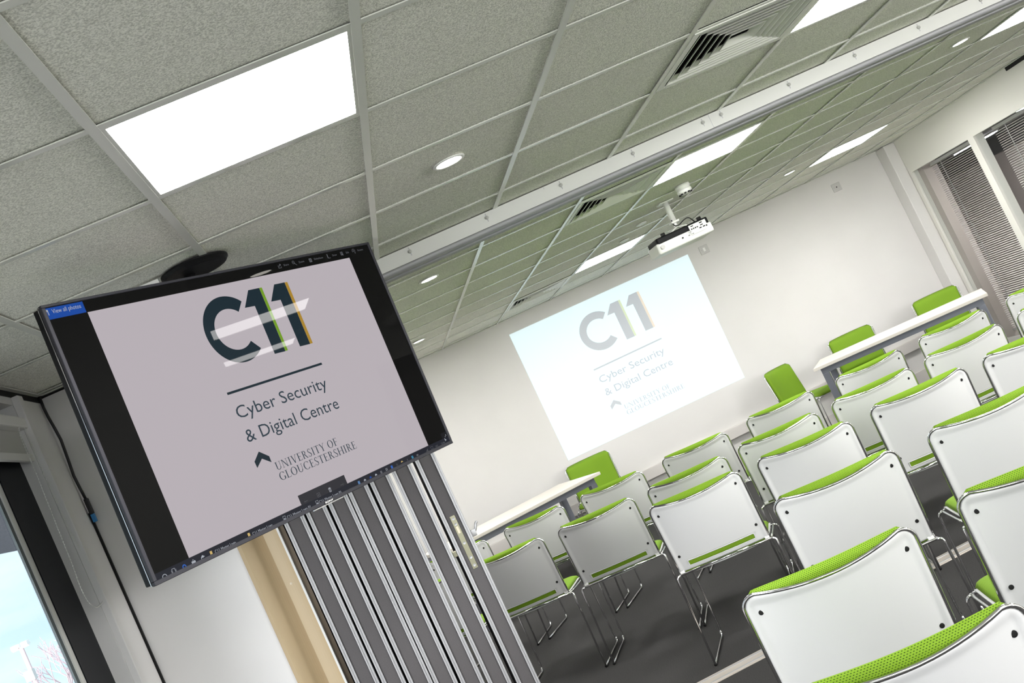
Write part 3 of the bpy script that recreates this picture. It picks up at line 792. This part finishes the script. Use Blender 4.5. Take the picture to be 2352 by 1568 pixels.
scr('expand_tile', rect(1.4000, 1.4345, -.8290, -.7900), screen_mat('screen_tile', srgb(26, 26, 30), .9), .0036)
scr('cursor', poly([(1.4100, -.8105), (1.4115, -.8240), (1.4155, -.8200), (1.4205, -.8210)][::-1]), SCW, Y3)
icon(multi(('q', (1.424, -.802), (1.428, -.799), (1.428, -.806), (1.427, -.806)), ('q', (1.419, -.806), (1.422, -.806), (1.422, -.809), (1.419, -.809))), SCW)

# TV ceiling mount
mt_ = thing('television_mount', 'black round ceiling plate and pole carrying the television', 'television mount', (-.05, 2.04, H))
obj('ceiling_plate', LA([(.118, 0), (.118, -.006), (.108, -.016), (.09, -.020)], 40), M['blk'], mt_, smooth=False)
obj('pole', T([(-.03, .02, -.018), (-.03, .02, -.62)], .022, 16), M['blk'], mt_, smooth=True)
a = Vector((0.7409, -0.6696, 0)); b = Vector((.671, .7416, 0))
bm = bmesh.new()
p = Vector((-.03, .02, -.50))
for zz in (-.40, -.58):
    q_ = Vector((-.03, .02, zz)); 
    tube(bm, [q_, q_+a*.08], .012, 8)
obj('bracket', bm, M['blk'], mt_)
# white cable duct beside the mount
tag(obj('cable_duct', B(-.30, -.17, 1.985, 2.01, H-.018, H-.002, bev=.002), M['white'], None), 'short white cable duct on the ceiling left of the television mount', 'cable duct')
bpy.data.objects['cable_duct'].rotation_euler = (0, 0, 0)

# black display cable hanging in the corner with blue plug
cpts = [(-.930, -.01), (-.938, -.05), (-.937, -.084), (-.934, -.141), (-.928, -.20), (-.920, -.26), (-.915, -.30), (-.918, -.35), (-.925, -.42), (-.930, -.465), (-.933, -.50)]
cpts = [(-.928, -.0), (-.930, -.05), (-.928, -.09), (-.922, -.15), (-.918, -.20), (-.921, -.25), (-.925, -.31), (-.929, -.36), (-.926, -.42), (-.922, -.47)]
dc = thing('display_cable', 'black display cable with a blue plug hanging in the wall corner', 'cable', (0, 3.035, H))
obj('cable', T([(x, 0, z-.004) for x, z in cpts], .0062, 8), M['hdmi'], dc, smooth=True)
obj('plug', B(-.931, -.913, -.010, .010, -.54, -.47, bev=.004), M['hdmi'], dc)
obj('plug_shell', B(-.930, -.914, -.008, .009, -.575, -.54, bev=.002), M['blue'], dc)

# roller blind over the window
rb = thing('roller_blind', 'white roller blind, almost fully raised, above the left window', 'roller blind', (XL, 0, H))
obj('cassette', B(-.055, .02, .9, 2.76, -.165, -.120, bev=.008), M['white'], rb)
obj('blind_fabric', B(-.018, -.016, .95, 2.70, -.262, -.15), M['blindf'], rb)
obj('bottom_rail', B(-.026, -.006, .94, 2.725, -.292, -.262, bev=.004), M['white'], rb)
ch = [(2.60, -.15), (2.562, -.198), (2.558, -.327), (2.540, -.480), (2.525, -.594), (2.514, -.732), (2.492, -.80), (2.500, -.866), (2.561, -.901), (2.686, -.891), (2.745, -.84), (2.722, -.777), (2.684, -.669), (2.651, -.588), (2.646, -.457), (2.641, -.326), (2.655, -.15)]
cp = fillet([(.014, y, z) for y, z in ch], .05, 4)
bm = bmesh.new(); tube(bm, cp, .0012, 5)
acc = 0; prev = Vector(cp[0])
for p in cp[1:]:
    p = Vector(p); d = (p-prev).length; k = 0
    while acc+.012*k < d:
        c_ = prev.lerp(p, (acc+.012*k)/d if d else 0); k += 1
        bmesh.ops.create_icosphere(bm, subdivisions=1, radius=.0030, matrix=Matrix.Translation(c_))
    acc = acc+.012*k-d; prev = p
obj('bead_chain', bm, M['white'], rb, smooth=True)

# wall sockets
for (x, z), lab, dark in (((4.094, -.186), 'white wall plate just right of the projected slide', 0), ((5.700, -.171), 'white wall plate with a dark aerial hole near the right corner', 1)):
    s = thing('wall_plate', lab, 'wall plate', (x, YF, H+z-.0), 0, 'wall plates on the front wall')
    obj('face', B(-.05, .05, -.009, 0, -.045, .045, bev=.004), M['plate'], s)
    bm = bmesh.new()
    for a_ in ((-.03, 0), (.03, 0)): lathe(bm, [(.004, 0), (.003, -.002)], 10, 'y', (a_[0], -.009, a_[1]))
    obj('screw', bm, M['alu2'], s)
    if dark: obj('socket_hole', LA([(.007, 0), (.006, -.001)], 14, 'y', (0, -.009, 0)), M['black'], s)
    else: obj('module', B(-.012, .012, -.011, -.009, -.02, .02, bev=.001), M['white'], s)

# ------------------------------------------------------------------ chairs
HWd = .232; ZB, ZT = .462, .806
def back_hw(z):
    r = .036; top = ZT
    if z > top-r:
        d = z-(top-r); return HWd-r+math.sqrt(max(r*r-d*d, 0))
    return HWd-.004*(1-(z-ZB)/(ZT-ZB))
def back_y(u, z):
    f = (z-ZB)/(ZT-ZB)
    cv = .018+.040*f
    return -.195-.045*f-cv*(1-u*u)*1.0+.012*0
def topdip(u): return -.020*(1-u*u)
def sheet(bm, nu, nv, fn):
    g = [[bm.verts.new(fn(i, j)) for j in range(nv)] for i in range(nu)]
    return g
def make_chair():
    t = thing('stacking_chair', '', 'chair', (0, 0, 0), 0, 'green and white stacking chairs')
    # shell
    us = [-1, -.985, -.955, -.93, -.88, -.82, -.74, -.6, -.45, -.3, -.15, 0]; us = us+[-x for x in us[-2::-1]]
    fv = [0, .018, .035, .050, .125, .15, .2, .35, .5, .65, .78, .87, .92, .955, .975, .99, 1.]
    bm = bmesh.new()
    def P(i, j):
        u, f = us[i], fv[j]; z = ZB+f*(ZT-ZB); w = back_hw(z)
        e = min((1-abs(u))*HWd, (1-f)*(ZT-ZB))
        rim = -.0045*(1 if e < .010 else max(0, 1-(e-.010)/.006))
        if f > .9: rimz = 0
        return Vector((u*w, back_y(u*w/HWd, z)+rim, z+topdip(u)*f*f))
    g = sheet(bm, len(us), len(fv), P)
    for i in range(len(us)-1):
        for j in range(len(fv)-1):
            if j == 3 and abs(us[i]) <= .74 and abs(us[i+1]) <= .74: continue   # slot row
            bm.faces.new((g[i][j], g[i+1][j], g[i+1][j+1], g[i][j+1]))
    bmesh.ops.recalc_face_normals(bm, faces=bm.faces)
    bmesh.ops.solidify(bm, geom=list(bm.faces), thickness=.005)
    obj('back_shell', bm, M['shell'], t, smooth=True)
    # slot lip
    bm = bmesh.new()
    zl, zu = ZB+.050*(ZT-ZB), ZB+.125*(ZT-ZB)
    pts = [(s*.74, zz) for s, zz in ((-1, zl), (-.5, zl), (0, zl), (.5, zl), (1, zl), (1, zu), (.5, zu), (0, zu), (-.5, zu), (-1, zu))]
    pp_ = [Vector((u*HWd, back_y(u, z)-.001, z)) for u, z in pts]
    tube(bm, fillet([pp_[0].lerp(pp_[1], .5)]+pp_[1:]+[pp_[0], pp_[0].lerp(pp_[1], .5)], .006, 4), .0022, 6, cap=False)
    bmesh.ops.recalc_face_normals(bm, faces=bm.faces)
    obj('slot_rim', bm, M['shell'], t, smooth=True)
    # screws
    for u, f in ((-.86, .86), (.86, .86), (-.86, .22), (.86, .22)):
        z = ZB+f*(ZT-ZB); p = Vector((u*HWd, back_y(u, z)-.0005, z))
        obj('screw_cap', LA([(.0068, 0), (.0068, -.0015), (.0045, -.0022), (.001, -.0015)], 16, 'y', p), M['black'], t, smooth=True)
    # back pad (front side)
    n, m = 25, 17
    def padbox(nm, front, back):
        bm = bmesh.new(); uvl = bm.loops.layers.uv.new('UVMap')
        F = [[None]*m for _ in range(n)]; K = [[None]*m for _ in range(n)]; uvm = {}
        for i in range(n):
            for j in range(m):
                fu = -1+2*i/(n-1); fu = math.copysign(1-(1-abs(fu))**1.25, fu); fj = j/(m-1)
                a_, b_, uvc = front(fu, fj); c_ = back(fu, fj)
                F[i][j] = bm.verts.new(a_); uvm[F[i][j]] = uvc
                K[i][j] = F[i][j] if i in (0, n-1) or j in (0, m-1) else bm.verts.new(c_)
                uvm[K[i][j]] = uvc
        for i in range(n):
            acc = 0
            for j in range(m):
                if j: acc += (F[n//2][j].co-F[n//2][j-1].co).length
                uvm[F[i][j]] = (F[i][j].co.x+1, acc)
            top_ = acc; acc = 0
            for j in range(m-2, 0, -1):
                acc += (K[n//2][j].co-K[n//2][j+1].co).length
                if K[i][j] is not F[i][j]: uvm[K[i][j]] = (K[i][j].co.x+1, top_+acc)
        for i in range(n-1):
            for j in range(m-1):
                bm.faces.new((F[i][j], F[i][j+1], F[i+1][j+1], F[i+1][j]))
                bm.faces.new((K[i][j], K[i+1][j], K[i+1][j+1], K[i][j+1]))
        bmesh.ops.recalc_face_normals(bm, faces=bm.faces)
        for f_ in bm.faces:
            for l in f_.loops: l[uvl].uv = uvm[l.vert]
        return obj(nm, bm, M['green'], t, smooth=True)
    zt2 = ZT+.019
    def smst(x): x = max(0, min(1, x)); return x*x*(3-2*x)
    def pf(u, f):
        z = ZB+.006+f*(zt2-ZB-.006); r = .024
        w = HWd-.008
        if z > zt2-r: w = w-r+math.sqrt(max(r*r-(z-(zt2-r))**2, 0))
        eu = (1-abs(u)); th = .034*math.sqrt(max(0, 1-abs(u)**10))*math.sqrt(max(0, 1-abs(2*f-1)**9))
        zz = min(z, ZT+.03)
        # the pad swells towards the middle of the top edge
        y = back_y(u*w/HWd, zz)+.006+th
        return Vector((u*w, y, z-.004*abs(u)**4)), None, (u*w, z+th*.9 if f > .5 else z)
    def pb(u, f):
        z = ZB+.006+f*(zt2-ZB-.006); w = HWd-.008
        r = .024
        if z > zt2-r: w = w-r+math.sqrt(max(r*r-(z-(zt2-r))**2, 0))
        k = smst((f-.90)/.1)*.004
        return Vector((u*w, back_y(u*w/HWd, z)+.0025-k*(1-u*u), z-.004*abs(u)**4))
    padbox('back_pad', pf, pb)
    # seat shell and pad
    SY0, SY1 = -.185, .235
    def seat_z(u, f): return .452-.010*(1-u*u)-.02*smst((f-.8)/.2)+.004*f
    def seat_w(f): return .222+.004*math.sin(PI*f)
    def outline(u, f, sh=0):
        w = seat_w(f)-sh; r = .05; y = SY0+f*(SY1-SY0)
        if y > SY1-r: w = w-r+math.sqrt(max(r*r-(y-(SY1-r))**2, 0))
        return u*w, y
    bm = bmesh.new()
    us2 = [-1+2*i/14 for i in range(15)]; fs2 = [0, .1, .25, .4, .55, .7, .8, .87, .92, .96, .985, 1.]
    g = [[None]*len(fs2) for _ in us2]
    for i, u in enumerate(us2):
        for j, f in enumerate(fs2):
            x, y = outline(u, f); g[i][j] = bm.verts.new((x, y, seat_z(u, f)))
    for i in range(14):
        for j in range(len(fs2)-1): bm.faces.new((g[i][j], g[i+1][j], g[i+1][j+1], g[i][j+1]))
    bmesh.ops.recalc_face_normals(bm, faces=bm.faces); bmesh.ops.solidify(bm, geom=list(bm.faces), thickness=.006)
    obj('seat_shell', bm, M['shell'], t, smooth=True)
    def sf(u, f):
        x, y = outline(u, f, .006); th = .030*math.sqrt(max(0, 1-abs(u)**6))*math.sqrt(max(0, 1-abs(2*f-1)**8))
        return Vector((x, y, seat_z(u, f)+.003+th)), None, (x, y)
    def sb(u, f):
        x, y = outline(u, f, .006); return Vector((x, y, seat_z(u, f)+.002))
    padbox('seat_pad', sf, sb)
    # chrome wire
    R = .0056; X = HWd+.004
    hoop = []
    zside = [ZB-.012, .55, .64, .72, ZT-.04]
    left = [Vector((-back_hw(z)-.004, back_y(1, z)-.001, z)) for z in zside]
    for k in range(1, 7):
        a_ = PI/2*k/7; left.append(Vector((-HWd+.036-.040*math.cos(a_), back_y(1, ZT), ZT-.036+.040*math.sin(a_))))
    left = [Vector((v.x, back_y(min(1, abs(v.x)/HWd), min(v.z, ZT))-.001, v.z)) for v in left]
    topp = []
    for k in range(17):
        u = -1+2*k/16; topp.append(Vector((u*(HWd-.036), back_y(u*(HWd-.036)/HWd, ZT)-.001, ZT+topdip(u)+.004)))
    right = [Vector((-v.x, v.y, v.z)) for v in left[::-1]]
    obj('back_frame', T(left+topp+right, R, 8), M['chrome'], t, smooth=True)
    obj('cross_bar', T([(-X, -.197, ZB-.012), (X, -.197, ZB-.012)], .0058, 8), M['chrome'], t, smooth=True)
    bm = bmesh.new()
    for s in (-1, 1):
        box(bm, s*HWd-(.024 if s > 0 else 0), s*HWd+(.024 if s < 0 else 0), -.202, -.190, ZB-.008, ZB+.006, bev=.003)
    obj('corner_bracket', bm, M['white'], t)
    sl = []
    for s in (-1, 1):
        # seat side rail
        sl.append([(s*X, -.197, ZB-.012), (s*X, -.05, .442), (s*X, .16, .438), (s*(X-.01), .215, .43)])
        foot = Vector((s*.26, -.235, .008)); ff = Vector((s*.255, .215, .008))
        obj('leg', T(fillet([(s*X, -.197, ZB-.012), (s*(X+.02), -.200, ZB-.020), foot+Vector((0, .0, .004))], .02), R, 8), M['chrome'], t, smooth=True)
        obj('leg', T(fillet([(s*(X-.01), .215, .43), (s*(X+.012), .222, .42), (s*.25, .222, .06), (s*.255, .232, .03), ff], .02), R, 8), M['chrome'], t, smooth=True)
        rn = obj('runner', T(fillet([foot+Vector((0, 0, .004)), foot+Vector((0, .02, 0)), ff], .01), R+.001, 8), M['chrome'], t, smooth=True)
        obj('glide', T([foot+Vector((0, -.004, .0)), foot+Vector((0, .022, -.001))], .0078, 8), M['black'], rn, smooth=True)
    bm = bmesh.new()
    for p_ in sl: tube(bm, fillet(p_, .03), R, 8)
    tube(bm, [(-X+.01, .215, .43), (X-.01, .215, .43)], R, 8)
    bmesh.ops.recalc_face_normals(bm, faces=bm.faces)
    obj('seat_frame', bm, M['chrome'], t, smooth=True)
    return t
ch0 = make_chair()
# (back-top middle x, y, yaw in degrees, label)
CH = [
 (.948, .225, -15, 'chair nearest the viewer, cut off by the bottom edge of the picture'),
 (1.163, 1.04, -14.5, 'large chair left of centre in the second row from the viewer, whole back visible'),
 (1.767, .95, -14.5, 'near chair at the lower right edge, its back cut off by the picture edge'),
 (1.669, 2.10, -15, 'chair directly beyond the largest whole chair back, third row from the viewer'),
 (2.250, 1.97, -15, 'chair at the right edge in the third row, beside the one behind the largest back'),
 (1.505, 3.452, -22, 'chair whose left foot stands next to the floor strip, green slot showing below'),
 (2.041, 3.285, -22, 'chair just past the floor strip, second from left in the fourth row'),
 (2.609, 3.175, -15, 'chair just past the floor strip, third from left, dark carpet showing under it'),
 (3.144, 3.03, -15, 'chair at the right edge of the picture in the fourth row'),
 (.640, 4.62, -22, 'front left chair touching the rightmost partition panel in the picture'),
 (1.167, 4.397, -20, 'chair standing right beside the chair next to the folded partition'),
 (1.695, 4.234, -19, 'chair seen over the top of the one standing at the floor strip, fifth row'),
 (2.243, 4.157, -18.8, 'chair in the middle of the fifth row, its left lower corner in view'),
 (2.810, 4.082, -16, 'fifth-row chair in front of the left part of the far right table'),
 (3.389, 4.055, -9, 'fifth-row chair in front of the right end of the far right table'),
 (3.985, 4.02, -10, 'fifth-row chair at the right picture edge'),
 (.418, 6.06, -22, 'small partly hidden chair peeping out behind the partition edge'),
 (.981, 5.86, -26, 'far chair below the left table, third from the partition'),
 (1.525, 5.60, -27, 'far chair beside the right end of the left table'),
 (2.105, 5.42, -24, 'far chair under the lower right corner of the slide, sixth row'),
 (2.737, 5.38, -19.4, 'far chair in front of the turned chair at the wall'),
 (3.354, 5.222, -11, 'far chair in front of the left leg of the right table'),
 (3.980, 5.18, -14, 'far chair in front of the right leg of the right table'),
 (4.597, 5.07, -10, 'far chair at the right picture edge beside the glazed screen'),
 (.10, 4.85, -22, 'chair hidden behind the folded partition, glimpsed through its gap'),
 (1.985, 8.93, 166, 'chair against the front wall behind the left table, facing the viewer'),
 (4.045, 8.76, 215, 'turned chair against the front wall left of the right table'),
 (4.93, 8.86, 164, 'left one of the two chairs behind the right table, facing the viewer'),
 (5.80, 8.62, 160, 'right one of the two chairs behind the right table, near the corner')]
first = True
for x, y, yw, lab in CH:
    c = ch0 if first else copy_tree(ch0)
    first = False
    a_ = math.radians(yw)
    off = Vector((0, -.245, 0)); off.rotate(Matrix.Rotation(a_, 3, 'Z'))
    c.location = (x-off.x, y-off.y, 0); c.rotation_euler = (0, 0, a_); c['label'] = lab

# ------------------------------------------------------------------ tables
def make_table():
    t = thing('folding_table', '', 'table', (0, 0, 0), 0, 'pale tables by the front wall')
    L, W = 1.56, .8
    obj('tabletop', B(0, L, 0, W, .713, .74, bev=.003), M['tabletop'], t)
    for x in (.05, L-.11):
        for y in (.05, W-.11): obj('leg', B(x, x+.06, y, y+.06, 0, .66, bev=.006), M['tableleg'], t)
    bm = bmesh.new()
    box(bm, .05, L-.05, .06, .10, .66, .713); box(bm, .05, L-.05, W-.10, W-.06, .66, .713)
    box(bm, .05, .10, .10, W-.10, .66, .713); box(bm, L-.10, L-.05, .10, W-.10, .66, .713)
    bmesh.ops.recalc_face_normals(bm, faces=bm.faces)
    obj('under_frame', bm, M['tableleg'], t)
    return t
t1 = make_table(); t2 = copy_tree(t1)
a1 = math.radians(-28.3); t1.location = (3.973, 7.69, 0); t1.rotation_euler = (0, 0, a1)
t1['label'] = 'long pale table with grey legs at an angle before the right of the front wall'
a2 = math.radians(20)
t2.rotation_euler = (0, 0, a2); t2.location = (1.875-1.56*math.cos(a2), 7.84-1.56*math.sin(a2), 0)
t2['label'] = 'pale table on the left, partly hidden by the folded partition'

# ------------------------------------------------------------------ outside
mast = thing('floodlight_mast', 'pinkish floodlight mast outside the left window', 'mast', (-9.37, 26.0, -6))
obj('mast_pole', T([(0, 0, 0), (0, 0, 7.55)], .055, 10), M['lampost'], mast)
bm = bmesh.new(); box(bm, -.2, .2, -.03, .03, 7.5, 7.54)
for x in (-.2, .04): box(bm, x, x+.16, -.1, .12, 7.53, 7.64, bev=.02)
bmesh.ops.recalc_face_normals(bm, faces=bm.faces)
obj('lamp_head', bm, M['white'], mast)
obj('control_box', B(-.16, .06, -.1, .1, 6.72, 6.98, bev=.02), M['plate'], mast)
def tree(x, y, z, h, seed, lab):
    random.seed(seed); bm = bmesh.new()
    def br(p, d, l, r, n):
        q = p+d*l; tube(bm, [p, (p+q)/2+Vector((random.uniform(-.1, .1)*l, 0, random.uniform(-.05, .05)*l)), q], r, 4, cap=False)
        if n == 0: return
        for k in range(3):
            nd_ = (d+Vector((random.uniform(-.75, .75), random.uniform(-.6, .6), random.uniform(-.05, .5)))).normalized()
            br(q, nd_, l*random.uniform(.62, .85), r*.6, n-1)
    br(Vector((0, 0, 0)), Vector((0, 0, 1)), h*.28, .12, 5)
    o = obj('bare_tree', bm, M['bark'], None, loc=(x, y, z))
    tag(o, lab, 'tree', 'bare trees outside the left window')
tree(-16.2, 36, -6, 8.2, 3, 'bare winter tree left of the floodlight mast outside')
tree(-12.9, 40.5, -6, 7.6, 5, 'bare winter tree right of the floodlight mast outside')
struct('outside_soffit', B(XL-2.3, XL-.15, YB, 14, H-.06, H+.1), M['soffit'])
struct('outside_ground', B(-80, -2.5, -30, 160, -6.2, -6), M['extground'])

# ------------------------------------------------------------------ light
w = bpy.data.worlds.new('world'); sc.world = w; w.use_nodes = True
nt = w.node_tree; bg = nt.nodes['Background']
tc = nt.nodes.new('ShaderNodeTexCoord'); mp = nt.nodes.new('ShaderNodeMapping'); nz = nt.nodes.new('ShaderNodeTexNoise'); rp = nt.nodes.new('ShaderNodeValToRGB')
mp.inputs['Scale'].default_value = (3, 3, 9); nz.inputs['Scale'].default_value = 1.6; nz.inputs['Detail'].default_value = 5
nt.links.new(tc.outputs['Generated'], mp.inputs['Vector']); nt.links.new(mp.outputs['Vector'], nz.inputs['Vector']); nt.links.new(nz.outputs['Fac'], rp.inputs['Fac'])
rp.color_ramp.elements[0].position = .4; rp.color_ramp.elements[0].color = (.50, .68, .82, 1)
rp.color_ramp.elements[1].position = .62; rp.color_ramp.elements[1].color = (.72, .79, .81, 1)
nt.links.new(rp.outputs['Color'], bg.inputs['Color']); bg.inputs['Strength'].default_value = 1.7

def sun(name, d, strength, ang, col):
    l = bpy.data.lights.new(name, 'SUN'); l.energy = strength; l.angle = math.radians(ang); l.color = col
    o = bpy.data.objects.new(name, l); C.objects.link(o)
    o.rotation_euler = Vector(d).to_track_quat('-Z', 'Y').to_euler()
sun('daylight', (.42, .85, -.36), 4.0, 70, (1., .985, .95))
sun('daylight_left', (.62, .72, -.30), 9.0, 50, (.98, .985, 1.))
def rear_fill(name, x, wx, power):  # area lamps added in the unseen rear windows to lift the ceiling
    l = bpy.data.lights.new(name, 'AREA'); l.shape = 'RECTANGLE'; l.size = wx; l.size_y = 1.4; l.energy = power; l.color = (1., .99, .96)
    o = bpy.data.objects.new(name, l); C.objects.link(o); o.location = (x, YB-.03, 1.55); o.rotation_euler = (math.radians(90), 0, 0)
rear_fill('window_daylight', 4.6, 2.5, 60)
rear_fill('window_daylight', 1.5, 2.5, 40)
l = bpy.data.lights.new('side_fill', 'AREA'); l.shape = 'RECTANGLE'; l.size = .7; l.size_y = .7; l.energy = 150; l.color = (1., .985, .95)  # area lamp added inside the room for light from the right rear
o = bpy.data.objects.new('side_fill', l); C.objects.link(o); o.location = (6.2, -1.9, 1.5)
o.rotation_euler = Vector((-.45, .88, .03)).to_track_quat('-Z', 'Y').to_euler()
sc.view_settings.view_transform = 'Standard'; sc.view_settings.look = 'None'; sc.view_settings.gamma = 1
sc.view_settings.use_curve_mapping = False
sc.view_settings.exposure = 0.0
sc.render.film_transparent = False
sc.cycles.use_denoising = True
sc.cycles.use_adaptive_sampling = True; sc.cycles.adaptive_threshold = .02
sc.cycles.max_bounces = 8; sc.cycles.diffuse_bounces = 5; sc.cycles.glossy_bounces = 4; sc.cycles.transparent_max_bounces = 12
sc.cycles.sample_clamp_indirect = 6
sc.cycles.caustics_reflective = False; sc.cycles.caustics_refractive = False
